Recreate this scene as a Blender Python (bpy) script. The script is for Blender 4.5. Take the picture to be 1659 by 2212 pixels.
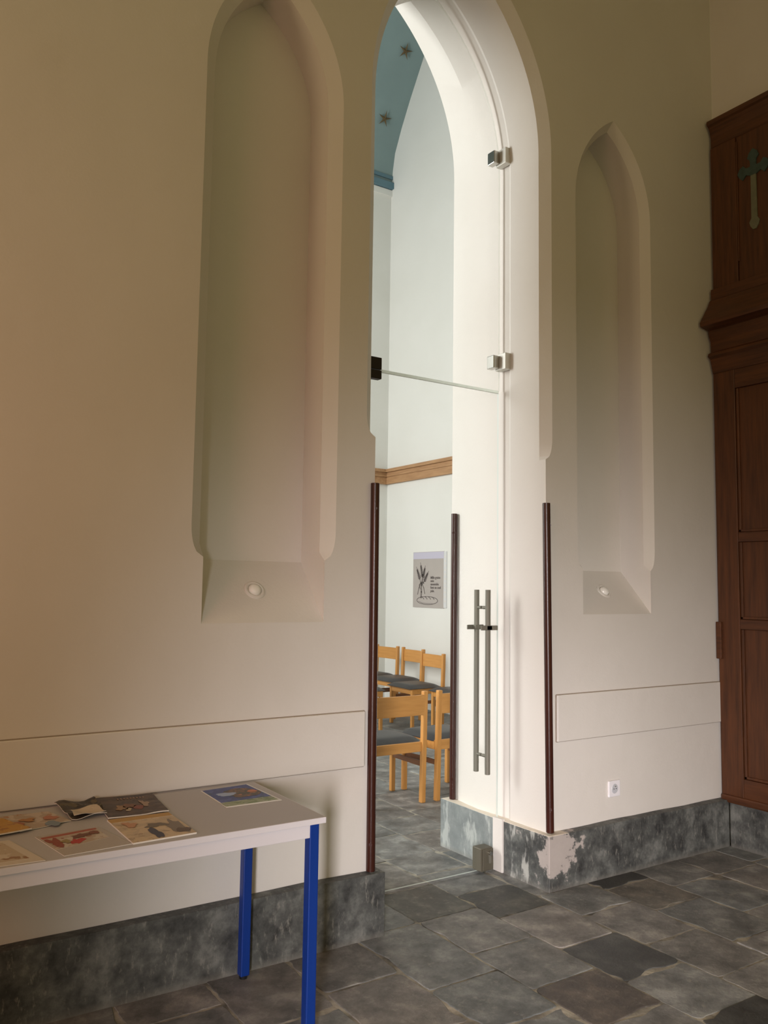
import bpy, bmesh, math, random
from mathutils import Vector, Matrix, noise
random.seed(7)
S = bpy.context.scene
for o in list(bpy.data.objects): bpy.data.objects.remove(o)
COL = S.collection

# ------------------------------------------------------------ camera
F_PX = 1807.0
cam = bpy.data.cameras.new('camera'); cam.sensor_fit = 'HORIZONTAL'; cam.sensor_width = 36
cam.lens = F_PX/1659*36; cam.clip_start = .05
co = bpy.data.objects.new('camera', cam); COL.objects.link(co)
RX, DN, FW = Vector((.83469, -.55053, .0141)), Vector((.06026, .06585, -.99601)), Vector((.54741, .83221, .08814))
m = Matrix((RX, -DN, -FW)).transposed().to_4x4(); m.translation = Vector((0, -3.3, 1.56))
co.matrix_world = m; S.camera = co

# ------------------------------------------------------------ light and exposure
S.view_settings.view_transform = 'Standard'; S.view_settings.look = 'None'
S.view_settings.gamma = 1; S.view_settings.use_curve_mapping = False
S.view_settings.exposure = 0.0

def lin(r, g, b):
    f = lambda c: ((c/255+.055)/1.055)**2.4 if c > 10 else c/255/12.92
    return (f(r), f(g), f(b), 1)

W = bpy.data.worlds.new('world'); S.world = W; W.use_nodes = True
W.node_tree.nodes['Background'].inputs[0].default_value = (1.0, .82, .35, 1)
W.node_tree.nodes['Background'].inputs[1].default_value = .325

def area(name, loc, target, sx, sy, power, color, spread=180):
    l = bpy.data.lights.new(name, 'AREA'); l.shape = 'RECTANGLE'; l.size = sx; l.size_y = sy
    l.energy = power; l.color = color; l.spread = math.radians(spread)
    o = bpy.data.objects.new(name, l); COL.objects.link(o); o.location = loc
    o.rotation_euler = (Vector(target)-Vector(loc)).to_track_quat('-Z', 'Y').to_euler()
    return o
area('entrance_daylight', (-2.1, -5.9, 1.35), (3.35, 0, .0), .5, 2.1, 26.5, (1.0, .93, .95), 35)
area('hall_lamp_light', (-1.9, -2.2, 1.9), (.6, 0, 1.9), 1.0, 1.0, 9.5, (1.0, .42, .34), 120)  # added unseen fill, warms the left part of the wall
area('hall_side_fill', (-2.45, -.95, 3.9), (4.0, -.2, 3.0), .8, .9, 16, (1.0, .74, .42), 150)  # added unseen fill from the left, brightens the niche reveals
area('chapel_window_light_left', (-2.4, 3.8, 3.3), (4.5, 3.0, 2.0), 3.0, 4.4, 615, (1.0, .995, .98), 170)

# ------------------------------------------------------------ node helpers
def mat(name, base=(200, 200, 200), rough=.6, metal=0, noise_sc=None, noise_amt=.1, bump=0, bump_sc=60, spec=.5, second=None, detail=6):
    m = bpy.data.materials.new(name); m.use_nodes = True
    nt = m.node_tree; b = nt.nodes['Principled BSDF']
    b.inputs['Roughness'].default_value = rough; b.inputs['Metallic'].default_value = metal
    b.inputs['Specular IOR Level'].default_value = spec
    c = lin(*base); b.inputs['Base Color'].default_value = c
    tc = nt.nodes.new('ShaderNodeTexCoord')
    if noise_sc:
        n = nt.nodes.new('ShaderNodeTexNoise'); n.inputs['Scale'].default_value = noise_sc; n.inputs['Detail'].default_value = detail
        nt.links.new(tc.outputs['Object'], n.inputs['Vector'])
        r = nt.nodes.new('ShaderNodeValToRGB')
        r.color_ramp.elements[0].position = .3; r.color_ramp.elements[1].position = .7
        c2 = lin(*second) if second else tuple([max(0, x*(1-noise_amt*2)) for x in c[:3]]+[1])
        r.color_ramp.elements[0].color = c2; r.color_ramp.elements[1].color = c
        nt.links.new(n.outputs['Fac'], r.inputs[0]); nt.links.new(r.outputs[0], b.inputs['Base Color'])
    if bump:
        n2 = nt.nodes.new('ShaderNodeTexNoise'); n2.inputs['Scale'].default_value = bump_sc; n2.inputs['Detail'].default_value = 5
        nt.links.new(tc.outputs['Object'], n2.inputs['Vector'])
        bp = nt.nodes.new('ShaderNodeBump'); bp.inputs['Strength'].default_value = bump; bp.inputs['Distance'].default_value = .01
        nt.links.new(n2.outputs['Fac'], bp.inputs['Height']); nt.links.new(bp.outputs[0], b.inputs['Normal'])
    return m

def N(nt, t, **kw):
    n = nt.nodes.new(t)
    for k, v in kw.items(): setattr(n, k, v)
    return n
def mixc(nt, fac, a, b):
    n = nt.nodes.new('ShaderNodeMix'); n.data_type = 'RGBA'
    for s, v in ((0, fac), (6, a), (7, b)):
        if isinstance(v, bpy.types.NodeSocket): nt.links.new(v, n.inputs[s])
        else: n.inputs[s].default_value = v
    return n.outputs[2]
def ramp(nt, src, stops):
    r = nt.nodes.new('ShaderNodeValToRGB'); e = r.color_ramp.elements
    while len(e) < len(stops): e.new(.5)
    for el, (p, c) in zip(e, stops): el.position = p; el.color = c if len(c) == 4 else (*c, 1)
    nt.links.new(src, r.inputs[0]); return r.outputs[0]
def math_(nt, op, a, b=None, c=None, clamp=False):
    n = nt.nodes.new('ShaderNodeMath'); n.operation = op; n.use_clamp = clamp
    for i, v in enumerate((a, b, c)):
        if v is None: continue
        if isinstance(v, bpy.types.NodeSocket): nt.links.new(v, n.inputs[i])
        else: n.inputs[i].default_value = v
    return n.outputs[0]
def noise_(nt, scale, detail=6, vec=None, rough=.5):
    n = nt.nodes.new('ShaderNodeTexNoise'); n.inputs['Scale'].default_value = scale; n.inputs['Detail'].default_value = detail; n.inputs['Roughness'].default_value = rough
    if vec is not None: nt.links.new(vec, n.inputs['Vector'])
    return n.outputs['Fac']

# wall plaster: one paint everywhere
def plaster(name, c1, c2):
    m = mat(name, c1, .85, noise_sc=1.3, second=c2, spec=.2)
    nt = m.node_tree; b = nt.nodes['Principled BSDF']
    tc = N(nt, 'ShaderNodeTexCoord')
    a = noise_(nt, 5, 3, tc.outputs['Object']); f = noise_(nt, 90, 3, tc.outputs['Object'])
    h = math_(nt, 'ADD', math_(nt, 'MULTIPLY', a, 1.0), math_(nt, 'MULTIPLY', f, .12))
    bp = N(nt, 'ShaderNodeBump'); bp.inputs['Strength'].default_value = .35; bp.inputs['Distance'].default_value = .012
    nt.links.new(h, bp.inputs['Height']); nt.links.new(bp.outputs[0], b.inputs['Normal'])
    return m
M_WALL = plaster('white_plaster', (223, 219, 213), (217, 212, 205))
M_CHAPEL = plaster('chapel_plaster', (228, 227, 222), (223, 222, 216))
M_JOINT = mat('dusty_plaster_joint', (150, 136, 120), .95)  # darker tone painted in for shade in the crack round the bands
M_VAULT = mat('blue_vault_paint', (136, 156, 156), .9, noise_sc=2, noise_amt=.06, spec=.1)
M_VAULTD = mat('blue_cornice_paint', (98, 128, 140), .8, spec=.1)
M_STAR = mat('tarnished_gold', (96, 78, 46), .6)

def plinth_mat():
    m = bpy.data.materials.new('grey_plinth_paint'); m.use_nodes = True; nt = m.node_tree; b = nt.nodes['Principled BSDF']
    tc = N(nt, 'ShaderNodeTexCoord'); O = tc.outputs['Object']
    mp = N(nt, 'ShaderNodeMapping'); mp.inputs['Scale'].default_value = (1, 1, .35); nt.links.new(O, mp.inputs[0])
    n1 = noise_(nt, 9, 8, O, .65); n2 = noise_(nt, 55, 6, mp.outputs[0], .7); n3 = noise_(nt, 14, 8, mp.outputs[0], .6)
    col = ramp(nt, n1, [(.34, lin(52, 53, 53)), (.5, lin(84, 86, 84)), (.68, lin(122, 124, 120))])
    st = ramp(nt, n2, [(.56, (0, 0, 0)), (.74, (1, 1, 1))])
    col = mixc(nt, math_(nt, 'MULTIPLY', st, .6), col, lin(160, 158, 150))
    # worn paint streaks, denser by the doorway (x 2.9..3.4)
    sp = N(nt, 'ShaderNodeSeparateXYZ'); nt.links.new(O, sp.inputs[0])
    d = N(nt, 'ShaderNodeVectorMath', operation='DISTANCE'); nt.links.new(O, d.inputs[0]); d.inputs[1].default_value = (3.24, -.05, .21)
    near = math_(nt, 'ADD', math_(nt, 'MULTIPLY', math_(nt, 'SUBTRACT', n1, .5), 1.0), math_(nt, 'SUBTRACT', .135, d.outputs['Value']))
    near = math_(nt, 'MULTIPLY', near, 22, clamp=True)
    col = mixc(nt, math_(nt, 'MULTIPLY', near, .8), col, lin(188, 178, 172))
    jamb = math_(nt, 'MULTIPLY', math_(nt, 'GREATER_THAN', sp.outputs[1], -.055), math_(nt, 'MULTIPLY', math_(nt, 'GREATER_THAN', sp.outputs[0], 2.1), math_(nt, 'LESS_THAN', sp.outputs[0], 3.3)))
    drip = math_(nt, 'MULTIPLY', math_(nt, 'MULTIPLY', math_(nt, 'SUBTRACT', n3, .53), 12, clamp=True), jamb)
    col = mixc(nt, math_(nt, 'MULTIPLY', drip, .75), col, lin(190, 190, 184))
    rear = math_(nt, 'MULTIPLY', jamb, math_(nt, 'GREATER_THAN', sp.outputs[1], .375))
    col = mixc(nt, math_(nt, 'MULTIPLY', rear, .42), col, lin(164, 172, 172))  # paler past the glass: chapel light on the plinth put into its colour
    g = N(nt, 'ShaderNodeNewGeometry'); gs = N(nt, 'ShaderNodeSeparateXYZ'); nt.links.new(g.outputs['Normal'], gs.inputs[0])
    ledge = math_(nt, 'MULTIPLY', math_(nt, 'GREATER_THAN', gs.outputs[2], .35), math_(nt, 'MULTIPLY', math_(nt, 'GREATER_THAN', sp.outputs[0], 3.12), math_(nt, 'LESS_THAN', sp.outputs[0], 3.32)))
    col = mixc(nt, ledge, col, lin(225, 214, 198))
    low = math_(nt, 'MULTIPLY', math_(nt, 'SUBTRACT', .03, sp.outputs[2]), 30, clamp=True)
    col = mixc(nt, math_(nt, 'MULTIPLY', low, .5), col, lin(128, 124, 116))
    nt.links.new(col, b.inputs['Base Color']); b.inputs['Roughness'].default_value = .62
    bp = N(nt, 'ShaderNodeBump'); bp.inputs['Strength'].default_value = .5; bp.inputs['Distance'].default_value = .006
    nt.links.new(n1, bp.inputs['Height']); nt.links.new(bp.outputs[0], b.inputs['Normal'])
    return m
M_PLINTH = plinth_mat()

def floor_mat():
    m = bpy.data.materials.new('bluestone_tiles'); m.use_nodes = True; nt = m.node_tree; b = nt.nodes['Principled BSDF']
    tc = N(nt, 'ShaderNodeTexCoord'); O = tc.outputs['Object']
    at = N(nt, 'ShaderNodeAttribute'); at.attribute_name = 'tile'
    n1 = noise_(nt, 7, 10, O, .66); n2 = noise_(nt, 22, 8, O, .7); n3 = noise_(nt, 2.0, 5, O)
    base = at.outputs['Color']
    k = ramp(nt, n1, [(.36, (.55, .55, .55)), (.47, (.92, .92, .92)), (.53, (1.12, 1.11, 1.10)), (.64, (1.8, 1.77, 1.72))])
    mu = N(nt, 'ShaderNodeMix'); mu.data_type = 'RGBA'; mu.blend_type = 'MULTIPLY'; mu.inputs[0].default_value = 1
    nt.links.new(base, mu.inputs[6]); nt.links.new(k, mu.inputs[7])
    # pale scuffs; smooth dark slabs keep fewer (alpha of the tile attribute)
    sc = ramp(nt, n2, [(.55, (0, 0, 0)), (.70, (1, 1, 1))])
    col = mixc(nt, math_(nt, 'MULTIPLY', math_(nt, 'MULTIPLY', sc, .6), at.outputs['Alpha']), mu.outputs[2], lin(166, 163, 154))
    dirt = ramp(nt, n3, [(.55, (0, 0, 0)), (.72, (1, 1, 1))])
    col = mixc(nt, math_(nt, 'MULTIPLY', math_(nt, 'MULTIPLY', dirt, .18), at.outputs['Alpha']), col, lin(128, 112, 98))
    nt.links.new(col, b.inputs['Base Color'])
    nt.links.new(ramp(nt, n1, [(.3, (.42,)*3), (.7, (.62,)*3)]), b.inputs['Roughness'])
    h = math_(nt, 'ADD', n1, math_(nt, 'MULTIPLY', n2, .3))
    bp = N(nt, 'ShaderNodeBump'); bp.inputs['Strength'].default_value = .6; bp.inputs['Distance'].default_value = .012
    nt.links.new(h, bp.inputs['Height']); nt.links.new(bp.outputs[0], b.inputs['Normal'])
    return m
M_FLOOR = floor_mat()
M_MORTAR = mat('sandy_mortar', (196, 188, 171), .95, noise_sc=9, second=(84, 82, 78), bump=.6, bump_sc=30, detail=10)

def wood_mat(name, c1, c2, rough=.4, axis=2, sc=14):
    m = bpy.data.materials.new(name); m.use_nodes = True; nt = m.node_tree; b = nt.nodes['Principled BSDF']
    tc = N(nt, 'ShaderNodeTexCoord'); mp = N(nt, 'ShaderNodeMapping')
    s = [sc]*3; s[axis] = sc*.08; mp.inputs['Scale'].default_value = s; nt.links.new(tc.outputs['Object'], mp.inputs[0])
    n = noise_(nt, 3, 6, mp.outputs[0], .6)
    nt.links.new(ramp(nt, n, [(.3, lin(*c1)), (.7, lin(*c2))]), b.inputs['Base Color'])
    b.inputs['Roughness'].default_value = rough
    bp = N(nt, 'ShaderNodeBump'); bp.inputs['Strength'].default_value = .15; bp.inputs['Distance'].default_value = .003
    nt.links.new(n, bp.inputs['Height']); nt.links.new(bp.outputs[0], b.inputs['Normal'])
    return m
M_OAK = wood_mat('dark_varnished_oak', (66, 36, 17), (98, 56, 28), .45)
M_OAKH = wood_mat('dark_varnished_oak_cross', (64, 35, 17), (96, 55, 28), .45, axis=1)
M_BEECH = wood_mat('beech', (190, 132, 66), (208, 150, 82), .4)
M_BEECHX = wood_mat('beech_across', (190, 132, 66), (208, 150, 82), .4, axis=0)
M_STRETCH = wood_mat('dark_stretcher', (110, 70, 44), (134, 88, 56), .45, axis=1)
M_RAILW = wood_mat('chapel_rail_oak', (158, 118, 82), (186, 146, 106), .55, axis=1)
M_POST = mat('brown_lacquered_tube', (62, 28, 20), .28, noise_sc=8, noise_amt=.12)
M_VINYL = mat('dark_grey_vinyl', (54, 54, 57), .4, bump=.1, bump_sc=300)
M_BLUE = mat('blue_powder_coat', (6, 50, 132), .4)
M_BLACK = mat('black_plastic', (22, 22, 24), .5)
M_TOP = mat('pale_grey_laminate', (184, 180, 180), .5, noise_sc=400, noise_amt=.03)
M_APRON = mat('pale_apron_enamel', (216, 212, 216), .5)
M_STEEL = mat('brushed_steel', (122, 119, 108), .55, metal=.35)
M_CHROME = mat('polished_steel', (190, 188, 182), .18, metal=1)
M_SATIN = mat('satin_steel', (212, 210, 202), .5, metal=.3)
M_DARK = mat('dark_bronze_clamp', (40, 32, 26), .4, metal=.5)
M_SOCK = mat('white_socket_plastic', (238, 236, 240), .35)
M_SOCKD = mat('grey_socket_face', (196, 198, 204), .45)
M_HOLE = mat('dark_hole', (50, 50, 54), .6)

def glass_mat():
    m = bpy.data.materials.new('clear_glass'); m.use_nodes = True; nt = m.node_tree; nt.nodes.clear()
    out = N(nt, 'ShaderNodeOutputMaterial'); t = N(nt, 'ShaderNodeBsdfTransparent'); t.inputs[0].default_value = (.98, .99, .985, 1)
    g = N(nt, 'ShaderNodeBsdfGlossy'); g.inputs['Roughness'].default_value = .0
    f = N(nt, 'ShaderNodeFresnel'); f.inputs[0].default_value = 1.45
    gg = N(nt, 'ShaderNodeNewGeometry'); mx = N(nt, 'ShaderNodeMixShader'); nt.links.new(math_(nt, 'MULTIPLY', f.outputs[0], math_(nt, 'SUBTRACT', 1.0, gg.outputs['Backfacing'])), mx.inputs[0]); nt.links.new(t.outputs[0], mx.inputs[1]); nt.links.new(g.outputs[0], mx.inputs[2])
    nt.links.new(mx.outputs[0], out.inputs[0]); return m
M_GLASS = glass_mat()
def edge_mat():
    m = bpy.data.materials.new('frosted_glass_edge'); m.use_nodes = True; nt = m.node_tree; b = nt.nodes['Principled BSDF']
    b.inputs['Base Color'].default_value = lin(250, 254, 250); b.inputs['Roughness'].default_value = .3
    t = N(nt, 'ShaderNodeBsdfTranslucent'); t.inputs[0].default_value = (.97, .99, .96, 1)
    mx = N(nt, 'ShaderNodeMixShader'); mx.inputs[0].default_value = .88
    nt.links.new(b.outputs[0], mx.inputs[1]); nt.links.new(t.outputs[0], mx.inputs[2]); nt.links.new(mx.outputs[0], nt.nodes['Material Output'].inputs[0]); return m
M_EDGE = edge_mat()
M_LOCK = mat('lock_case_steel', (100, 95, 82), .5, metal=.3)
M_EDGE2 = mat('ground_glass_edge', (206, 214, 208), .3)
M_LENS = mat('frosted_lamp_lens', (240, 238, 232), .2)

# ------------------------------------------------------------ mesh helpers
def link(name, bm, mats, parent=None, smooth=False, bevel=0, seg=2, angle=40):
    me = bpy.data.meshes.new(name); bmesh.ops.recalc_face_normals(bm, faces=bm.faces) if bm.faces else None
    bm.to_mesh(me); bm.free()
    for x in (mats if isinstance(mats, (list, tuple)) else [mats]): me.materials.append(x)
    o = bpy.data.objects.new(name, me); COL.objects.link(o)
    if parent: o.parent = parent
    if smooth:
        for p in me.polygons: p.use_smooth = True
        me.set_sharp_from_angle(angle=math.radians(angle))
    if bevel:
        b = o.modifiers.new('bevel', 'BEVEL'); b.width = bevel; b.segments = seg; b.limit_method = 'ANGLE'; b.angle_limit = math.radians(40)
    return o
def box(bm, x0, x1, y0, y1, z0, z1, mi=0):
    v = [bm.verts.new(p) for p in ((x0,y0,z0),(x1,y0,z0),(x1,y1,z0),(x0,y1,z0),(x0,y0,z1),(x1,y0,z1),(x1,y1,z1),(x0,y1,z1))]
    for f in ((0,3,2,1),(4,5,6,7),(0,1,5,4),(1,2,6,5),(2,3,7,6),(3,0,4,7)):
        bm.faces.new([v[i] for i in f]).material_index = mi
    return v
def bx(name, x0, x1, y0, y1, z0, z1, mt, parent=None, bevel=.002, **k):
    bm = bmesh.new(); box(bm, x0, x1, y0, y1, z0, z1); return link(name, bm, mt, parent, bevel=bevel, **k)
def prism(bm, poly, z0, z1, M=None, mi=0):
    a = [bm.verts.new((x, y, z0)) for x, y in poly]; b = [bm.verts.new((x, y, z1)) for x, y in poly]
    fs = [bm.faces.new(a[::-1]), bm.faces.new(b)]
    n = len(poly)
    for i in range(n): fs.append(bm.faces.new((a[i], a[(i+1) % n], b[(i+1) % n], b[i])))
    for f in fs: f.material_index = mi
    if M is not None: bmesh.ops.transform(bm, matrix=M, verts=a+b)
    return a+b
def cyl(bm, p0, p1, r0, r1=None, seg=24, mi=0):
    p0, p1 = Vector(p0), Vector(p1); r1 = r0 if r1 is None else r1
    q = (p1-p0).to_track_quat('Z', 'Y').to_matrix().to_4x4(); q.translation = p0; L = (p1-p0).length
    a = [bm.verts.new(q @ Vector((r0*math.cos(t*2*math.pi/seg), r0*math.sin(t*2*math.pi/seg), 0))) for t in range(seg)]
    b = [bm.verts.new(q @ Vector((r1*math.cos(t*2*math.pi/seg), r1*math.sin(t*2*math.pi/seg), L))) for t in range(seg)]
    fs = [bm.faces.new(a[::-1]), bm.faces.new(b)]+[bm.faces.new((a[i], a[(i+1) % seg], b[(i+1) % seg], b[i])) for i in range(seg)]
    for f in fs: f.material_index = mi
def tag(o, label=None, cat=None, group=None, kind=None):
    if label: o['label'] = label
    if cat: o['category'] = cat
    if group: o['group'] = group
    if kind: o['kind'] = kind
    return o
def empty(name, loc, label, cat, group=None, rz=0):
    o = bpy.data.objects.new(name, None); COL.objects.link(o); o.location = loc; o.rotation_euler[2] = rz; o.empty_display_size = .1
    return tag(o, label, cat, group)
def struct(o, label=None): o['kind'] = 'structure'; o['category'] = o.name.split('_')[0]; o['label'] = label; return o
def bez(bm, pts, w, y=0, mi=0): pass

# ------------------------------------------------------------ outlines for openings
def outline(mid, half, cxoff, R, s, zs, n=28, wfun=None):
    """left-bottom to apex to right-bottom. cxoff: centre of the left arc is mid-half+R"""
    wf = wfun or (lambda z: half)
    left = [(mid-wf(z), z) for z in zs if z < s]
    cx = mid-half+R; apex = math.sqrt(R*R-(cx-mid)**2); amax = math.atan2(apex, cx-mid)
    arc = [(cx-R*math.cos(amax*i/n), s+R*math.sin(amax*i/n)) for i in range(n+1)]
    L = left+arc
    return L+[(2*mid-x, z) for x, z in L[-2::-1]]
def chamf(inner, outer, z0, z1):
    def f(z):
        if z <= z0: return inner
        if z >= z1: return outer
        return inner+(outer-inner)*math.sqrt(max(0, 1-((z1-z)/(z1-z0))**2))
    return f
def loft(bm, A, ya, B, yb, closed, va=None, mi=0):
    a = va or [bm.verts.new((x, ya, z)) for x, z in A]; b = [bm.verts.new((x, yb, z)) for x, z in B]
    n = len(a)
    for i in range(n if closed else n-1):
        j = (i+1) % n
        bm.faces.new((a[i], a[j], b[j], b[i])).material_index = mi
    return b

MID = 2.67
dz = [0, .5, 1, 1.5, 2.0, 2.262]+[2.262+.12*k/6 for k in range(1, 7)]+[2.8, 3.3, 3.8]
D_O = outline(MID, .604, 0, 1.2, 4.02, dz, wfun=chamf(.5535, .604, 2.262, 2.382))
D_I = outline(MID, .5535, 0, 1.15, 4.02, dz)
D_C = outline(MID, .5535, 0, 1.15, 4.02, dz)
D_C2 = outline(MID, .568, 0, 1.165, 4.02, dz)
D_B = outline(MID, .549, 0, 1.155, 4.04, dz)
D_A = outline(MID, .580, 0, 1.315, 4.20, dz)

def niche_outlines(mid, inner, outer, s, Rout, zb, zback):
    zs = [zb, 1.5, 1.6, 1.64]+[1.67+.13*k/6 for k in range(0, 7)]+[2.2, 2.8, 3.4]
    slope = (zback-zb)/.226
    o0 = outline(mid, outer, 0, Rout, s, zs, n=20, wfun=chamf(inner, outer, 1.67, 1.80))
    def lift(dy):
        b = zb+slope*dy
        return [b+(z-zb)*(2.2-b)/(2.2-zb) if z < 2.2 else z for z in zs]
    o1 = outline(mid, inner, 0, Rout-(outer-inner), s, lift(.05), n=20)
    o2 = outline(mid, inner, 0, Rout-(outer-inner), s, lift(.226), n=20)
    return o0, o1, o2
NL = niche_outlines(1.567, .287, .342, 3.82, .684, 1.396, 1.666)
NR = niche_outlines(3.793, .286, .327, 3.82, .654, 1.418, 1.668)

# ------------------------------------------------------------ structure: the partition wall with arch and niches
def flat_face(bm, loops, y, mi=0):
    edges = []; out = []
    for L in loops:
        vs = [bm.verts.new((x, y, z)) for x, z in L]; out.append(vs)
        for i in range(len(vs)): edges.append(bm.edges.new((vs[i], vs[(i+1) % len(vs)])))
    r = bmesh.ops.triangle_fill(bm, use_beauty=True, use_dissolve=False, edges=edges)
    for f in r['geom']:
        if isinstance(f, bmesh.types.BMFace): f.material_index = mi
    return out
bm = bmesh.new()
XL, XR, ZT = -2.6, 4.77, 6.2
front = [(XL, 0)]+D_O+[(XR, 0), (XR, ZT), (XL, ZT)]
lo = flat_face(bm, [front, NL[0], NR[0]], 0)
dv = lo[0][1:1+len(D_O)]
b1 = loft(bm, None, 0, D_I, .05, False, va=dv)
b2 = loft(bm, None, 0, D_C, .285, False, va=b1)
b3 = loft(bm, None, 0, D_C2, .31, False, va=b2)
b4 = loft(bm, None, 0, D_B, .55, False, va=b3)
b5 = loft(bm, None, 0, D_A, .86, False, va=b4)
for L, vs in ((NL, lo[1]), (NR, lo[2])):
    c1 = loft(bm, None, 0, L[1], .05, True, va=vs); c2 = loft(bm, None, 0, L[2], .226, True, va=c1)
    bm.faces.new(c2)
back = [(XL, 0)]+D_A+[(6.45, 0), (6.45, 10.2), (XL, 10.2)]
flat_face(bm, [back], .86, 1)
bmesh.ops.remove_doubles(bm, verts=bm.verts, dist=1e-5)
wall = struct(link('wall_front', bm, [M_WALL, M_CHAPEL], smooth=True, angle=24), 'white plastered partition wall with pointed archway and two arched niches')

# right hall wall, chapel walls, ceiling, vault
def quadwall(name, x0, x1, y0, y1, z0, z1, mt, label): return struct(bx(name, x0, x1, y0, y1, z0, z1, mt, bevel=0), label)
quadwall('wall_right', 4.77, 4.97, -3.2, -.001, 0, 6.2, M_WALL, 'white plastered hall wall behind the oak panelling')
quadwall('wall_left', -2.8, -2.6, -3.2, 6.43, 0, 10.2, M_WALL, 'plastered side wall left of the hall and chapel')
quadwall('ceiling', -2.8, 4.97, -6.5, -.001, 6.2, 6.4, M_WALL, 'plastered ceiling over the entrance hall')
quadwall('wall_chapel_side', 6.45, 6.7, .86, 6.6, 0, 10.2, M_CHAPEL, 'white chapel side wall with an oak rail and a poster')
quadwall('wall_chapel_far', -2.8, 6.45, 6.43, 6.7, 0, 7.6, M_CHAPEL, 'white far wall of the chapel under the blue vault')
V = [(6.43,7.3),(6.40,7.55),(6.347,7.80),(6.19,8.10),(5.99,8.42),(5.645,8.92),(5.2,9.3),(4.6,9.62),(3.645,9.85)]
VV = V+[(7.29-y, z) for y, z in V[-2::-1]]
bm = bmesh.new(); ra = []
for (y, z) in VV: ra.append([bm.verts.new((x, y, z)) for x in (-2.8, 6.5)]+[bm.verts.new((x, y, z+.2)) for x in (-2.8, 6.5)])
for p, q in zip(ra, ra[1:]):
    bm.faces.new((p[0], p[1], q[1], q[0])); bm.faces.new((p[2], q[2], q[3], p[3]))
struct(link('ceiling_chapel', bm, M_VAULT, smooth=True, angle=30), 'blue painted chapel vault with gold stars')
o = bx('trim_1', -2.6, 6.45, 6.36, 6.44, 7.27, 7.36, M_VAULTD); struct(o, 'blue moulded cornice under the chapel vault')
bx('upper_moulding', -2.6, 6.45, 6.39, 6.44, 7.42, 7.47, M_VAULTD, o); bx('lower_fillet', -2.6, 6.45, 6.40, 6.44, 7.17, 7.26, M_CHAPEL, o)
# stars
def star(P, tdir, r):
    P = Vector(P); t = Vector((0, *tdir)); n = Vector((1, 0, 0)).cross(t).normalized()
    if n.z > 0: n = -n
    Mx = Matrix((Vector((1, 0, 0)), t, n)).transposed().to_4x4(); Mx.translation = P+n*.03
    pts = []
    for i in range(10):
        a = math.pi/2+i*math.pi/5; rr = r if i % 2 == 0 else r*.24
        pts.append((rr*math.cos(a), rr*math.sin(a)))
    bm = bmesh.new(); c = bm.verts.new((0, 0, .02)); vs = [bm.verts.new((x, y, 0)) for x, y in pts]
    c2 = bm.verts.new((0, 0, -.025))
    for i in range(10): bm.faces.new((vs[i], vs[(i+1) % 10], c)); bm.faces.new((vs[(i+1) % 10], vs[i], c2))
    bmesh.ops.transform(bm, matrix=Mx, verts=bm.verts)
    return link('star', bm, M_STAR)
tag(star((6.136, 5.677, 8.874), (-.568, .823), .115), 'upper small dark gold five-pointed star on the blue chapel vault', 'star', 'gold stars on the blue vault')
tag(star((6.129, 6.167, 8.136), (-.53, .848), .115), 'lower small dark gold five-pointed star on the blue chapel vault, nearer the cornice', 'star', 'gold stars on the blue vault')

# chapel oak rail
def rail(name, pts, label):
    pass
bm = bmesh.new()
for (x0, x1, y0, y1) in ((6.405, 6.45, .87, 6.43), (-2.6, 6.45, 6.385, 6.43)): box(bm, x0, x1, y0, y1, 2.975, 3.185)
o = struct(link('trim_2', bm, M_RAILW, bevel=.006), 'oak wall rail running round the chapel')
bm = bmesh.new()
for (x0, x1, y0, y1) in ((6.375, 6.41, .87, 6.40), (-2.6, 6.41, 6.355, 6.39)): box(bm, x0, x1, y0, y1, 3.14, 3.185); box(bm, x0+.015 if x0 > 0 else x0, x1, y0, y1, 3.075, 3.10)
link('rail_moulding', bm, M_RAILW, o, bevel=.005)

# ------------------------------------------------------------ floor
def clampc(c): return [max(0, min(1, v)) for v in c]
bm = bmesh.new(); box(bm, -3, 6.7, -6.5, 6.6, -.12, -.0028); 
floor = struct(link('floor', bm, M_MORTAR), 'worn grey bluestone slab floor with sandy joints')
XJ = [2.03, 2.38, 2.74, 3.10, 3.465, 3.82, 4.19]
while XJ[0] > -2.9: XJ.insert(0, XJ[0]-.355)
while XJ[-1] < 6.6: XJ.append(XJ[-1]+.36)
FIX = {2.03: [-.02, -.58, -.93, -1.4, .42], 2.38: [.36, -.02, -.41, -.78, -1.12, -1.5], 2.74: [.5, .15, -.17, -.57, -.925, -1.27, -1.62], 1.675: [.0, -.39, -.83, -1.2],
       3.10: [.4, -.06, -.36, -.74, -1.10, -1.5], 3.465: [.0, -.05, -.18, -.50, -.93, -1.3], 3.82: [.0, -.33, -.74, -1.2]}
DARK = {(2.74, -.925): (74, 76, 76, .12), (3.465, -.18): (68, 68, 66, .12), (2.74, -1.62): (66, 67, 65, .2), (2.38, -1.12): (88, 82, 77, .6), (2.74, -.17): (82, 82, 78, .45), (2.38, -.02): (92, 92, 88, .8), (3.465, -.50):(108,104,97,1)}
verts = []; faces = []; cols = []
rnd = random.Random(11)
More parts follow.
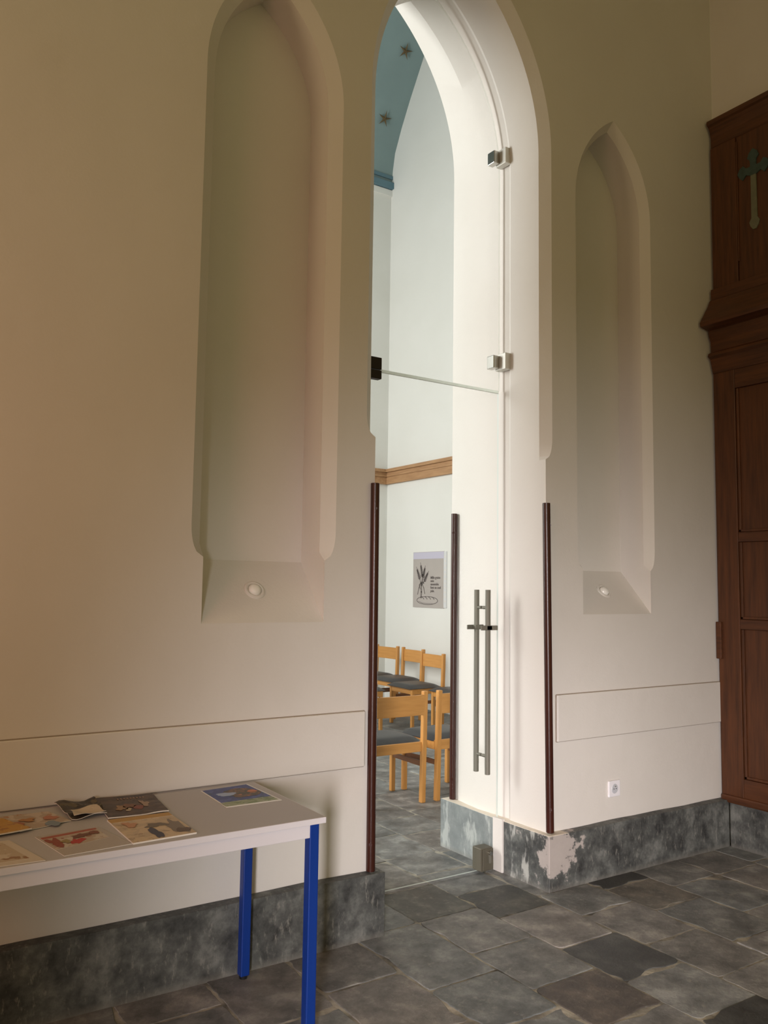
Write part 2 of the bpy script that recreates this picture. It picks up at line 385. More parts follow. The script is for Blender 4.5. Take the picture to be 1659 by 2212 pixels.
def tile(x0, x1, y0, y1, col):
    g = rnd.uniform(.002, .0065); x0 += g; x1 -= g; y0 += g; y1 -= g
    n = 14; pts = []
    cs = [(x0, y0), (x1, y0), (x1, y1), (x0, y1)]; cx, cy = (x0+x1)/2, (y0+y1)/2
    nick = [rnd.uniform(.0, 1) for _ in range(8)]
    for k in range(4):
        (ax, ay), (bx_, by) = cs[k], cs[(k+1) % 4]
        L = math.hypot(bx_-ax, by-ay); nx, ny = -(by-ay)/L, (bx_-ax)/L   # inward normal
        for i in range(n):
            t = i/n; x, y = ax+(bx_-ax)*t, ay+(by-ay)*t
            w = noise.noise(Vector((x*9, y*9, 1.3)))*.006+noise.noise(Vector((x*33, y*33, 5.1)))*.006
            if nick[k] > .6: w += max(0, .02-abs(t-nick[k+4])*.09)
            w = max(w, -.003)
            pts.append((x+nx*w, y+ny*w))
    for k in range(4):
        cut = rnd.uniform(.001, .012)
        x, y = pts[k*n]; L = math.hypot(cx-x, cy-y); pts[k*n] = (x+(cx-x)/L*cut, y+(cy-y)/L*cut)
    z = rnd.uniform(-.0015, .0015); tx, ty = rnd.uniform(-.006, .006), rnd.uniform(-.006, .006)
    Z = lambda x, y: z+(x-cx)*tx+(y-cy)*ty
    b = len(verts); m_ = len(pts)
    for x, y in pts: verts.append((x, y, -.02))
    for x, y in pts: verts.append((x, y, Z(x, y)-.0015))
    for x, y in pts: verts.append((x+(cx-x)*.014, y+(cy-y)*.014, Z(x, y)))
    for r in (0, 1):
        for i in range(m_):
            j = (i+1) % m_; faces.append((b+r*m_+i, b+r*m_+j, b+(r+1)*m_+j, b+(r+1)*m_+i)); cols.append(col)
    faces.append(tuple(range(b+2*m_, b+3*m_))); cols.append(col)
for x0, x1 in zip(XJ, XJ[1:]):
    key = min(FIX, key=lambda k: abs(k-x0)); js = sorted(FIX[key]) if abs(key-x0) < .02 else [rnd.uniform(-.2, .2)]
    while js[0] > -6.3: js.insert(0, js[0]-rnd.uniform(.30, .50))
    while js[-1] < 6.5: js.append(js[-1]+rnd.uniform(.30, .50))
    for y0, y1 in zip(js, js[1:]):
        if y1-y0 < .02: continue
        c = None
        for (dx, dy), dc in DARK.items():
            if abs(dx-x0) < .02 and abs(dy-y0) < .02: c = dc
        if c is None:
            k = rnd.uniform(-11, 10); w = rnd.uniform(-3, 5); c = (120+k+w, 121+k, 120+k-w*.5, 1)
        tile(x0, x1, y0, y1, (*lin(*c[:3])[:3], c[3]))
me = bpy.data.meshes.new('floor_slabs'); me.from_pydata(verts, [], faces)
ca = me.color_attributes.new('tile', 'FLOAT_COLOR', 'CORNER')
i = 0
for p in me.polygons:
    for _ in p.loop_indices: ca.data[i].color = cols[p.index]; i += 1
me.materials.append(M_FLOOR)
fs = bpy.data.objects.new('floor_slabs', me); COL.objects.link(fs); fs.parent = floor

# ------------------------------------------------------------ plinths (baseboards) and wall bands
def plinth(name, poly, label):
    bm = bmesh.new(); prism(bm, poly, -.01, .279)
    bmesh.ops.recalc_face_normals(bm, faces=bm.faces)
    # subdivide and roughen for hand-trowelled edges
    bmesh.ops.triangulate(bm, faces=[f for f in bm.faces if len(f.verts) > 4])
    for _ in range(2): bmesh.ops.subdivide_edges(bm, edges=[e for e in bm.edges if e.calc_length() > .25], cuts=3, use_grid_fill=True)
    for v in bm.verts:
        d = noise.noise(v.co*3.1)*.006
        if v.co.z > .1: v.co.z += d
    o = link(name, bm, M_PLINTH, bevel=.014, seg=3); return struct(o, label)
plinth('baseboard_left', [(XL, -.06), (2.166, -.06), (2.166, .86), (2.10, .86), (2.10, .002), (XL, .002)], 'tall grey painted plinth left of the archway, behind the table')
plinth('baseboard_right', [(3.178, .86), (3.183, -.06), (4.71, -.06), (4.71, .002), (3.27, .002), (3.27, .86)], 'tall grey worn plinth right of the archway')
plinth('baseboard_right_side', [(4.705, -.061), (4.705, -3.2), (4.772, -3.2), (4.772, -.061)], 'grey plinth below the oak panelling')
def band(name, x0, x1, label):
    bm = bmesh.new(); prism(bm, [(x0, .743), (x1, .743), (x1, .989), (x0, .989)], 0, .016, Matrix.Rotation(math.pi/2, 4, 'X'))
    o = struct(link(name, bm, M_WALL, bevel=.004), label)
    for z in (.9905, .7415): bx('shadow_crack', x0, x1, -.006, -.0005, z-.0017, z+.0017, M_JOINT, o, bevel=0)  # dark strips stand in for the shadowed gap along the band edges
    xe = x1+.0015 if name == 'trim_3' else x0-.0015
    bx('shadow_crack', xe-.0015, xe+.0015, -.006, -.0005, .743, .989, M_JOINT, o, bevel=0)
    return o
band('trim_3', XL, 2.075, 'flat raised plaster band left of the archway')
band('trim_4', 3.292, 4.735, 'flat raised plaster band right of the archway')
# painted rebate strip where the glass meets the plinth
bx('painted_rebate', 3.168, 3.19, .29, .37, 0, .286, M_WALL, wall, bevel=.004)

# ------------------------------------------------------------ corner guard rails
def guard(name, x, y, z0, z1, r, label, lean=(0, 0), capdir=(-.62, -.78)):
    bm = bmesh.new(); cyl(bm, (x, y, z0), (x+lean[0], y+lean[1], z1), r, seg=28)
    o = link(name, bm, M_POST, smooth=True, bevel=.0015)
    tag(o, label, 'guard rail', 'brown corner guard tubes')
    for z in (z0+.12, z1-.12):
        bm = bmesh.new(); cyl(bm, (x+capdir[0]*(r-.002), y+capdir[1]*(r-.002), z), (x+capdir[0]*(r+.0015), y+capdir[1]*(r+.0015), z), .008, seg=14)
        link('screw_cap', bm, M_POST, o, smooth=True)
    return o
guard('guard_rail', 2.112, -.02, .28, 2.04, .021, 'brown round guard tube on the left corner of the archway', lean=(-.006, 0))
guard('guard_rail', 3.232, -.016, .285, 2.02, .021, 'brown round guard tube on the right front corner of the archway', lean=(-.02, 0))
guard('guard_rail', 3.222, .80, .283, 2.015, .019, 'brown round guard tube at the rear edge of the arch jamb, beside the chapel chairs', lean=(-.0, 0), capdir=(-.8, -.6))

# ------------------------------------------------------------ glass door and transom
GY0, GY1 = .365, .377
def pane(name, poly, parent, edge=None):
    bm = bmesh.new()
    a = [bm.verts.new((x, GY0, z)) for x, z in poly]; b = [bm.verts.new((x, GY1, z)) for x, z in poly]
    bm.faces.new(a); bm.faces.new(b[::-1]); n = len(poly)
    for i in range(n):
        f = bm.faces.new((a[i], a[(i+1) % n], b[(i+1) % n], b[i])); f.material_index = 1
    return link(name, bm, [M_GLASS, edge or M_EDGE], parent)
tran = empty('window_1', (0, 0, 0), 'fixed pointed clear glass pane filling the arch above the glass door', 'glass panel'); tran['kind'] = 'structure'
door = empty('door_1', (0, 0, 0), 'frameless clear glass door leaf in the archway with long steel pull bars', 'door'); door['kind'] = 'structure'
pane('door_pane', [(2.135, .012), (3.203, .012), (3.203, 2.693), (2.135, 2.693)], door, M_EDGE2)
bx('seal_strip', 2.38, 3.202, GY0-.001, GY1+.001, 2.694, 2.7075, M_EDGE, tran, bevel=.001)  # added white strip, imitates light caught in the polished glass edges
T = outline(MID, .537, 0, 1.13, 4.02, [2.708], n=28)
pane('transom_pane', [(x+.003, z) for x, z in T], tran)
# pull bars, front and back
for y, s in ((.322, -1), (.42, 1)):
    bm = bmesh.new(); cyl(bm, (3.09, y, .532), (3.09, y, 1.547), .0148, seg=24)
    h = link('pull_bar', bm, M_STEEL, door, smooth=True, bevel=.001)
    bm = bmesh.new()
    for z in (1.447, .63): cyl(bm, (3.09, y, z), (3.09, GY0 if s < 0 else GY1, z), .009, seg=18)
    link('standoff', bm, M_STEEL, h, smooth=True)
    bm = bmesh.new(); box(bm, 3.03, 3.15, y-.016 if s < 0 else y+.008, y-.008 if s < 0 else y+.016, 1.322, 1.348); box(bm, 3.07, 3.11, y-.016, y+.016, 1.322, 1.348)
    link('crosspiece', bm, M_STEEL, h, bevel=.003)
# floor lock
lk = bx('lock_box', 3.055, 3.14, .335, .407, .012, .135, M_LOCK, door, bevel=.004)
bx('lock_front_plate', 3.068, 3.14, .328, .336, .018, .130, M_LOCK, lk, bevel=.003)
bm = bmesh.new(); cyl(bm, (3.112, .333, .108), (3.112, .312, .108), .011, seg=20)
link('lock_knob', bm, M_CHROME, lk, smooth=True)
bm = bmesh.new(); prism(bm, [(.009*math.cos(a)*(1)+3.112, .009*math.sin(a)+(.020 if math.sin(a) > 0 else -.020)+.082) for a in [k*math.pi/8 for k in range(16)]], 0, .01, Matrix.Translation((0, .333, 0)) @ Matrix.Rotation(math.pi/2, 4, 'X'))
link('cylinder_cover', bm, M_STEEL, lk)
bm = bmesh.new(); cyl(bm, (3.10, .36, -.002), (3.10, .36, .014), .008, seg=16); link('floor_bolt', bm, M_CHROME, lk, smooth=True)
# hinge patches at the top left
for z0, z1, par in ((2.652, 2.699, door), (2.703, 2.768, tran)):
    bm = bmesh.new(); box(bm, 2.125, 2.376, .352, .39, z0, z1); link('hinge_patch', bm, M_DARK, par, bevel=.003)
# wall clamps right
for z in (4.117, 2.872):
    bm = bmesh.new(); box(bm, 3.185, 3.228, .285, .375, z-.048, z+.048)
    c = link('wall_clamp', bm, M_SATIN, tran, bevel=.003)
    bm = bmesh.new(); box(bm, 3.142, 3.182, .338, .40, z-.038, z+.038)
    link('clamp_jaw', bm, M_CHROME, c, bevel=.004)

# ------------------------------------------------------------ niche uplights
def uplight(x, y, z, label):
    n = Vector((0, -.27/.226*1.0, 1)).normalized(); q = n.to_track_quat('Z', 'Y').to_matrix().to_4x4(); q.translation = Vector((x, y, z))
    t = empty('niche_spotlight', (0, 0, 0), label, 'lamp', 'recessed lamps in the niche sills')
    def lathe(prof, seg=32):
        bm = bmesh.new(); rings = [[bm.verts.new(q @ Vector((r*math.cos(k*2*math.pi/seg), r*math.sin(k*2*math.pi/seg), h))) for k in range(seg)] for r, h in prof]
        for a, b in zip(rings, rings[1:]):
            for k in range(seg): bm.faces.new((a[k], a[(k+1) % seg], b[(k+1) % seg], b[k]))
        bm.faces.new(rings[-1]); return bm
    link('trim_ring', lathe([(.050, -.002), (.048, .004), (.040, .008), (.033, .006), (.031, .001)]), M_WALL, t, smooth=True)
    link('lens', lathe([(.030, .002), (.026, .014), (.016, .021), (.006, .024)]), M_LENS, t, smooth=True, angle=80)
    return t
uplight(1.567, .115, 1.396+.115*(1.666-1.396)/.226, 'small round white uplight recessed in the sill of the tall left niche')
uplight(3.804, .117, 1.418+.117*(1.668-1.418)/.226, 'small round white uplight recessed in the sill of the right niche')

# ------------------------------------------------------------ wall socket
so = bx('wall_socket', 3.690, 3.782, -.011, .001, .404, .492, M_SOCK, bevel=.004, seg=3)
tag(so, 'square white wall socket on the plaster below the right niche', 'socket')
bm = bmesh.new(); cyl(bm, (3.736, -.0135, .448), (3.736, -.009, .448), .024, .028, seg=32)
c = link('socket_face', bm, M_SOCKD, so, smooth=True)
bm = bmesh.new()
for dx in (-.0095, .0095): cyl(bm, (3.736+dx, -.0145, .448), (3.736+dx, -.013, .448), .003, seg=12)
link('pin_holes', bm, M_HOLE, c)
bm = bmesh.new(); cyl(bm, (3.736, -.021, .462), (3.736, -.013, .462), .0025, seg=12); link('earth_pin', bm, M_STEEL, c)

# ------------------------------------------------------------ oak panelling unit on the right wall
wd = empty('oak_cabinet', (4.77, 0, .27), 'tall dark oak panelled cabinet on the right wall with cross inlay and moulded cornices', 'cabinet')
def wb(name, *a, mt=M_OAK, par=None, bevel=.004):
    o = bx(name, *a, mt, bevel=bevel); p = par or wd; o.parent = p; o.matrix_parent_inverse = Matrix.Translation(-Vector(wd.location)); 
    if par: o.matrix_parent_inverse = Matrix.Identity(4)
    return o
Y0, Y1 = -.015, -1.25
wb('carcass', 4.735, 4.768, Y1, Y0, .27, 4.52)
def moulding(name, prof, y0=Y0, y1=Y1):
    """prof: (x,z) outline extruded along Y, mitred return at the wall end"""
    bm = bmesh.new()
    a = [bm.verts.new((x, y0, z)) for x, z in prof]; b = [bm.verts.new((x, y1, z)) for x, z in prof]
    n = len(prof); bm.faces.new(a); bm.faces.new(b[::-1])
    for i in range(n): bm.faces.new((a[i], b[i], b[(i+1) % n], a[(i+1) % n]))
    o = link(name, bm, M_OAKH, bevel=.003); o.parent = wd; o.matrix_parent_inverse = Matrix.Translation(-Vector(wd.location)); return o
moulding('top_cornice', [(4.768, 4.67), (4.688, 4.67), (4.683, 4.655), (4.69, 4.64), (4.705, 4.63), (4.72, 4.60), (4.73, 4.56), (4.728, 4.50), (4.735, 4.49), (4.768, 4.49)])
moulding('middle_cornice', [(4.768, 3.52), (4.695, 3.52), (4.695, 3.45), (4.68, 3.44), (4.66, 3.40), (4.59, 3.30), (4.572, 3.275), (4.578, 3.25), (4.66, 3.235), (4.665, 3.20), (4.682, 3.17), (4.685, 3.10), (4.655, 3.085), (4.65, 3.065), (4.675, 3.05), (4.69, 3.0), (4.70, 2.96), (4.768, 2.96)])
# door frame and panels
FX0, FX1 = 4.705, 4.74
wb('stile', FX0, FX1, -.165, Y0, .30, 2.97); wb('stile', FX0, FX1, -.66, -.58, .30, 2.97)
for a, b in ((1.865, 1.925), (1.325, 1.385), (.30, .42), (2.84, 2.97)): wb('cross_rail', FX0+.001, FX1, -.58, -.165, a, b, mt=M_OAKH)
for a, b in ((.42, 1.325), (1.385, 1.865), (1.925, 2.84)):
    p = wb('door_panel', 4.722, 4.738, -.58, -.165, a, b)
    wb('panel_bead', 4.712, 4.724, -.185, -.167, a+.002, b-.002, par=p, bevel=.003)
    wb('panel_bead', 4.712, 4.724, -.578, -.167, a+.002, a+.018, par=p, bevel=.003)
wb('outer_panel', 4.715, 4.738, Y1, -.66, .30, 2.97)
wb('frieze_stile', 4.722, 4.74, -.198, Y0, 3.52, 4.49)
wb('frieze_panel', 4.732, 4.745, -.46, -.198, 3.52, 4.49); wb('frieze_stile', 4.722, 4.74, Y1, -.46, 3.52, 4.49)
wb('frieze_bead', 4.724, 4.736, -.208, -.198, 3.66, 4.46)
wb('bottom_moulding', 4.69, 4.74, Y1, Y0, .262, .31, mt=M_OAKH, bevel=.012)
hg = wb('hinge_block', 4.685, 4.715, -.045, -.008, 1.135, 1.365, mt=M_OAKH)
# cross inlay
M_CRT = mat('painted_cross_blue_green', (62, 82, 78), .6, noise_sc=30, noise_amt=.15)
M_CRS = mat('painted_cross_grey', (116, 118, 96), .6, noise_sc=30, noise_amt=.1)
cyk = -.318
def inlay(name, pts, mt):
    bm = bmesh.new(); a = [bm.verts.new((4.724, y, z)) for y, z in pts]; b = [bm.verts.new((4.734, y, z)) for y, z in pts]
    bm.faces.new(a); bm.faces.new(b[::-1]); n = len(pts)
    for i in range(n): bm.faces.new((a[i], a[(i+1) % n], b[(i+1) % n], b[i]))
    o = link(name, bm, mt); o.parent = wd; o.matrix_parent_inverse = Matrix.Translation(-Vector(wd.location)); return o
inlay('cross_shaft', [(cyk-.018, 4.19), (cyk+.018, 4.19), (cyk+.02, 3.91), (cyk+.035, 3.885), (cyk+.028, 3.86), (cyk+.01, 3.835), (cyk-.01, 3.835), (cyk-.028, 3.86), (cyk-.035, 3.885), (cyk-.02, 3.91)], M_CRS)['label'] = 'pale grey-green shaft'
inlay('cross_head', [(cyk-.02, 4.19), (cyk-.05, 4.205), (cyk-.075, 4.18), (cyk-.095, 4.20), (cyk-.11, 4.23), (cyk-.095, 4.26), (cyk-.07, 4.275), (cyk-.05, 4.25), (cyk-.02, 4.25),
    (cyk-.022, 4.29), (cyk-.04, 4.31), (cyk-.028, 4.34), (cyk, 4.365), (cyk+.028, 4.34), (cyk+.04, 4.31), (cyk+.022, 4.29), (cyk+.02, 4.25), (cyk+.05, 4.25), (cyk+.07, 4.275), (cyk+.095, 4.26), (cyk+.11, 4.23), (cyk+.095, 4.20), (cyk+.075, 4.18), (cyk+.05, 4.205), (cyk+.02, 4.19)], M_CRT)['label'] = 'dark blue-green cross head'

# ------------------------------------------------------------ poster in the chapel
M_PAPER = mat('grey_brown_poster_paper', (176, 168, 162), .6, noise_sc=6, noise_amt=.03)
M_LILAC = mat('lilac_poster_strip', (190, 186, 202), .6)
M_PLAST = mat('clear_sleeve_strip', (212, 212, 212), .3)
M_INK = mat('grey_ink', (112, 104, 101), .7)
M_WHITE = mat('white_paper', (222, 216, 206), .6)
PX = 6.438
po = tag(bx('poster', PX, 6.4495, 5.10, 5.762, 1.29, 2.01, M_PAPER, bevel=0), 'grey poster with wheat ears, bread and French text on the chapel wall', 'poster')
bx('heading_strip', PX-.003, PX, 5.10, 5.755, 1.918, 2.006, M_LILAC, po, bevel=0)
sl = bx('sleeve_strip', PX-.001, 6.449, 5.043, 5.10, 1.295, 2.006, M_PLAST, po, bevel=0)
for k in range(11):
    bm = bmesh.new(); z = 1.38+k*.056; cyl(bm, (PX-.003, 5.068, z), (PX, 5.068, z), .011, seg=12)
    link('punch_hole', bm, M_WHITE, sl)
def stroke(bm, pts, w, x=PX-.003):
    # ribbon in the poster plane, pts are (y,z)
    for (a, b) in zip(pts, pts[1:]):
        d = Vector((b[0]-a[0], b[1]-a[1])); 
        if d.length < 1e-6: continue
        n = Vector((-d.y, d.x)).normalized()*w/2; e = d.normalized()*w*.3
        q = [(a[0]+n.x-e.x, a[1]+n.y-e.y), (b[0]+n.x+e.x, b[1]+n.y+e.y), (b[0]-n.x+e.x, b[1]-n.y+e.y), (a[0]-n.x-e.x, a[1]-n.y-e.y)]
        A = [bm.verts.new((x, *p)) for p in q]; B = [bm.verts.new((x+.002, *p)) for p in q]
        bm.faces.new(A); bm.faces.new(B[::-1])
        for i in range(4): bm.faces.new((A[i], A[(i+1) % 4], B[(i+1) % 4], B[i]))
bm = bmesh.new()
# bread: ellipse y 5.221..5.67, z 1.33..1.434
el = [(5.446+.225*math.cos(t), 1.382+.052*math.sin(t)) for t in [k*2*math.pi/40 for k in range(41)]]
stroke(bm, el, .007)
for k in range(4):
    y = 5.54-k*.075; stroke(bm, [(y+.03, 1.425), (y+.01, 1.425), (y-.01, 1.41), (y-.02, 1.398)], .008)
stroke(bm, [(5.64, 1.37), (5.56, 1.35), (5.44, 1.342), (5.33, 1.345)], .005)
link('bread_drawing', bm, M_INK, po)
bm = bmesh.new()
stroke(bm, [(5.58, 1.415), (5.572, 1.49), (5.575, 1.57)], .024)
def ear(b, t):
    stroke(bm, [(5.575, 1.57), b], .010)
    d = Vector((t[0]-b[0], t[1]-b[1])); n = Vector((-d.y, d.x)).normalized()
    for k in range(6):
        c = Vector(b)+d*(k/6.0); w = .024*(1-k/9)
        for s in (-1, 1): stroke(bm, [(c.x, c.y), ((c+n*w*s+d*.13).x, (c+n*w*s+d*.13).y)], .017)
    stroke(bm, [tuple(Vector(b)+d*.8), tuple(Vector(b)+d*1.25)], .005)
ear((5.61, 1.66), (5.672, 1.785)); ear((5.555, 1.69), (5.588, 1.835)); ear((5.535, 1.68), (5.50, 1.80)); ear((5.51, 1.63), (5.435, 1.735))
for p in ([(5.59, 1.60), (5.63, 1.54), (5.655, 1.46)], [(5.56, 1.60), (5.52, 1.54), (5.498, 1.47)], [(5.575, 1.62), (5.62, 1.58), (5.60, 1.53)], [(5.575, 1.6), (5.54, 1.62), (5.52, 1.60)]): stroke(bm, p, .012)
link('wheat_drawing', bm, M_INK, po)
# lettering
def text_mesh(name, body, size, mt, Mx, parent, ext=.0006, align='LEFT'):
    cu = bpy.data.curves.new(name, 'FONT'); cu.body = body; cu.size = size; cu.extrude = ext; cu.space_line = .92; cu.align_x = align; cu.offset = size*.02
    t = bpy.data.objects.new(name+'_source', cu); COL.objects.link(t)
    bpy.context.view_layer.update()
    me = bpy.data.meshes.new_from_object(t.evaluated_get(bpy.context.evaluated_depsgraph_get()))
    bpy.data.objects.remove(t); me.transform(Mx); me.materials.clear(); me.materials.append(mt)
    o = bpy.data.objects.new(name, me); COL.objects.link(o); o.parent = parent; return o
TM = Matrix(((0, 0, 1, PX-.003), (-1, 0, 0, 5.375), (0, 1, 0, 1.662), (0, 0, 0, 1)))
text_mesh('lettering', 'Mille grains\nunis\nensemble\nfont un seul\npain.', .046, M_INK, TM, po)

# ------------------------------------------------------------ chapel chairs
def make_chair(name, loc, rz, label, group):
    t = empty(name, loc, label, 'chair', group, rz)
    w, d = .235, .42   # half width, depth; origin under the centre of the back posts, seat towards +Y
    def leg(x, y, h, rake=0, sz=.036):
        bm = bmesh.new(); v = box(bm, x-sz/2, x+sz/2, y-sz/2, y+sz/2, 0, h)
        for q in v[4:]: q.co.y -= rake
        o = link('leg', bm, M_BEECH, t, bevel=.006, seg=2); return o
    for s in (-1, 1):
        leg(s*(w-.018), 0, .80, .02, .038); leg(s*(w-.018), d-.02, .43)
    # curved back plank
    bm = bmesh.new(); n = 10; ring = []
    for i in range(n+1):
        x = -w+.03+(2*w-.06)*i/n; c = -.018*(1-(x/w)**2)
        ring.append([bm.verts.new((x, c-.03, .63)), bm.verts.new((x, c-.01, .63)), bm.verts.new((x, c-.014, .775)), bm.verts.new((x, c-.034, .775))])
    for a, b in zip(ring, ring[1:]):
        for k in range(4): bm.faces.new((a[k], a[(k+1) % 4], b[(k+1) % 4], b[k]))
    bm.faces.new(ring[0]); bm.faces.new(ring[-1][::-1])
    link('backrest', bm, M_BEECHX, t, bevel=.003)
    bm = bmesh.new()
    box(bm, -w+.035, w-.035, -.012, .010, .365, .435); box(bm, -w+.035, w-.035, d-.03, d-.008, .365, .43)
    for s in (-1, 1): box(bm, s*(w-.012)-.011, s*(w-.012)+.011, .015, d-.035, .365, .432)
    link('seat_frame', bm, M_BEECHX, t, bevel=.003)
    bm = bmesh.new()
    nx, ny = 10, 10; g = []
    for j in range(ny+1):
        row = []
        for i in range(nx+1):
            u, v = i/nx*2-1, j/ny*2-1
            e = (1-abs(u)**5)*(1-abs(v)**5)
            row.append(bm.verts.new((u*(w+.006), .018+(v+1)/2*(d+.012), .43+.042*e**.6)))
        g.append(row)
    for j in range(ny):
        for i in range(nx): bm.faces.new((g[j][i], g[j][i+1], g[j+1][i+1], g[j+1][i]))
    bd = [bm.verts.new((p.co.x, p.co.y, .425)) for p in (g[0][0], g[0][-1], g[-1][-1], g[-1][0])]
    bm.faces.new(bd[::-1])
    for k, edge in enumerate((g[0], [r[-1] for r in g], g[-1][::-1], [r[0] for r in g][::-1])): bm.faces.new([bd[k]]+list(edge)+[bd[(k+1) % 4]])
    link('seat_cushion', bm, M_VINYL, t, smooth=True, angle=50)
    for s in (-1, 1):
        bm = bmesh.new(); box(bm, s*(w-.018)-.009, s*(w-.018)+.009, .018, d-.036, .255, .29)
        link('stretcher', bm, M_STRETCH, t, bevel=.003)
    return t
def copy_tree(o, parent=None):
    c = o.copy(); COL.objects.link(c)
    if parent: c.parent = parent
    for ch in list(o.children): copy_tree(ch, c)
    return c
G1, G2 = 'beech chairs seen from behind just past the archway', 'beech chairs along the chapel side wall'
C0 = make_chair('beech_chair', (3.462, 1.74, 0), math.radians(-1), 'beech chair with dark vinyl seat seen from behind, beside the left archway tube', G1)
P = math.radians
spots = [((4.022, 1.735, 0), P(2), 'beech chair with dark vinyl seat seen from behind, partly cut by the rear jamb tube', G1),
 ((5.865, 4.575, 0), P(88), 'beech chair by the chapel wall, rightmost whole backrest, just behind the nearest pair', G2),
 ((6.05, 5.225, 0), P(89), 'beech chair by the chapel wall, middle of the row of three backrests', G2),
 ((6.04, 5.785, 0), P(94), 'beech chair nearest the far chapel corner, leftmost of the three backrests', G2),
 ((5.98, 3.93, 0), P(88), 'beech chair by the chapel wall, only its dark seat edge showing by the rear tube', G2),
 ((4.66, 4.62, 0), P(-90), 'beech chair with only its dark seat corner showing beside the left tube', 'single chairs in the chapel')]
for loc, rz, lb, g in spots:
    c = copy_tree(C0); c.location = loc; c.rotation_euler[2] = rz; c['label'] = lb; c['group'] = g

# ------------------------------------------------------------ table
tb = empty('folding_table', (.81, -.365, 0), 'pale grey laminate table with bright blue legs standing against the left wall', 'table')
tb.name = 'side_table'
def tp(name, *a, mt=M_TOP, bevel=.002):
    o = bx(name, *a, mt, bevel=bevel); o.parent = tb; o.matrix_parent_inverse = Matrix.Translation(-Vector(tb.location)); return o
TX0, TX1, TY0, TY1 = .09, 1.503, -.672, -.066
tp('tabletop', TX0, TX1, TY0, TY1, .729, .75, bevel=.003)
tp('edge_band', TX0, TX1, TY0-.0015, TY0+.0015, .7295, .7495, mt=M_APRON, bevel=.001); tp('edge_band', TX1-.0015, TX1+.0015, TY0, TY1, .7295, .7495, mt=M_APRON, bevel=.001)
tp('front_apron', TX0+.05, TX1-.055, TY0+.012, TY0+.03, .682, .728, mt=M_APRON); tp('rear_apron', TX0+.05, TX1-.055, TY1-.055, TY1-.035, .682, .728, mt=M_APRON)
tp('side_apron', TX1-.05, TX1-.032, TY0+.05, TY1-.06, .682, .728, mt=M_APRON); tp('side_apron', TX0+.03, TX0+.05, TY0+.05, TY1-.06, .682, .728, mt=M_APRON)
for x in (TX0+.038, TX1-.038):
    for y in (TY0+.03, TY1-.036):
        g = tp('leg', x-.019, x+.019, y-.019, y+.019, .012, .728, mt=M_BLUE, bevel=.004); g['label'] = 'bright blue square leg'
        bm = bmesh.new(); cyl(bm, (x, y, .0), (x, y, .016), .016, .0185, seg=20)
        f = link('rubber_foot', bm, M_BLACK, g, smooth=True)

# ------------------------------------------------------------ printed matter on the table
def print_mat(name, base, blobs, sc=20, seed=0):
    """flat printed cover: voronoi/noise blotches of ink colours in the sheet's own coordinates"""
    m = bpy.data.materials.new(name); m.use_nodes = True; nt = m.node_tree; b = nt.nodes['Principled BSDF']; b.inputs['Roughness'].default_value = .45
    tc = N(nt, 'ShaderNodeTexCoord'); col = None; prev = lin(*base)
    for i, (c, th, s) in enumerate(blobs):
        mp = N(nt, 'ShaderNodeMapping'); mp.inputs['Location'].default_value = (seed*3.7+i*5.1, i*2.3, seed); nt.links.new(tc.outputs['Object'], mp.inputs[0])
        f = ramp(nt, noise_(nt, s, 4, mp.outputs[0]), [(th, (0, 0, 0)), (th+.04, (1, 1, 1))])
        prev = mixc(nt, f, prev, lin(*c))
    if isinstance(prev, bpy.types.NodeSocket): nt.links.new(prev, b.inputs['Base Color'])
    else: b.inputs['Base Color'].default_value = prev
    return m
def sheet(name, quad, z0, th, mt, mt2=M_WHITE, curl=0, par=None, seed=0):
    """thin booklet with four measured corners (tl, tr, br, bl)"""
    bm = bmesh.new(); n = 8; top = []; bot = []
    tl, tr, br, bl = [Vector(q) for q in quad]
    for j in range(n+1):
        a = tl.lerp(bl, j/n); b = tr.lerp(br, j/n); rt = []; rb = []
        for i in range(n+1):
            p = a.lerp(b, i/n); u = i/n; v = j/n
            c = curl*(noise.noise(Vector((p.x*14, p.y*14, seed)))+.55)*max(abs(u-.5), abs(v-.5))*2 if curl else 0
            c = max(c, 0)
            rt.append(bm.verts.new((p.x, p.y, z0+th+c))); rb.append(bm.verts.new((p.x, p.y, z0+c)))
        top.append(rt); bot.append(rb)
    for j in range(n):
        for i in range(n):
            bm.faces.new((top[j][i], top[j][i+1], top[j+1][i+1], top[j+1][i])); bm.faces.new((bot[j][i], bot[j+1][i], bot[j+1][i+1], bot[j][i+1])).material_index = 1
    T_ = [top[0][i] for i in range(n+1)]+[top[j][n] for j in range(1, n+1)]+[top[n][i] for i in range(n-1, -1, -1)]+[top[j][0] for j in range(n-1, 0, -1)]
    B_ = [bot[0][i] for i in range(n+1)]+[bot[j][n] for j in range(1, n+1)]+[bot[n][i] for i in range(n-1, -1, -1)]+[bot[j][0] for j in range(n-1, 0, -1)]
    for k in range(len(T_)):
        l = (k+1) % len(T_); bm.faces.new((T_[k], T_[l], B_[l], B_[k])).material_index = 1
    return link(name, bm, [mt, mt2], par)
def sub(quad, u0, u1, v0, v1):
    tl, tr, br, bl = [Vector(q) for q in quad]
    f = lambda u, v: tuple(tl.lerp(tr, u).lerp(bl.lerp(br, u), v))
    return (f(u0, v0), f(u1, v0), f(u1, v1), f(u0, v1))
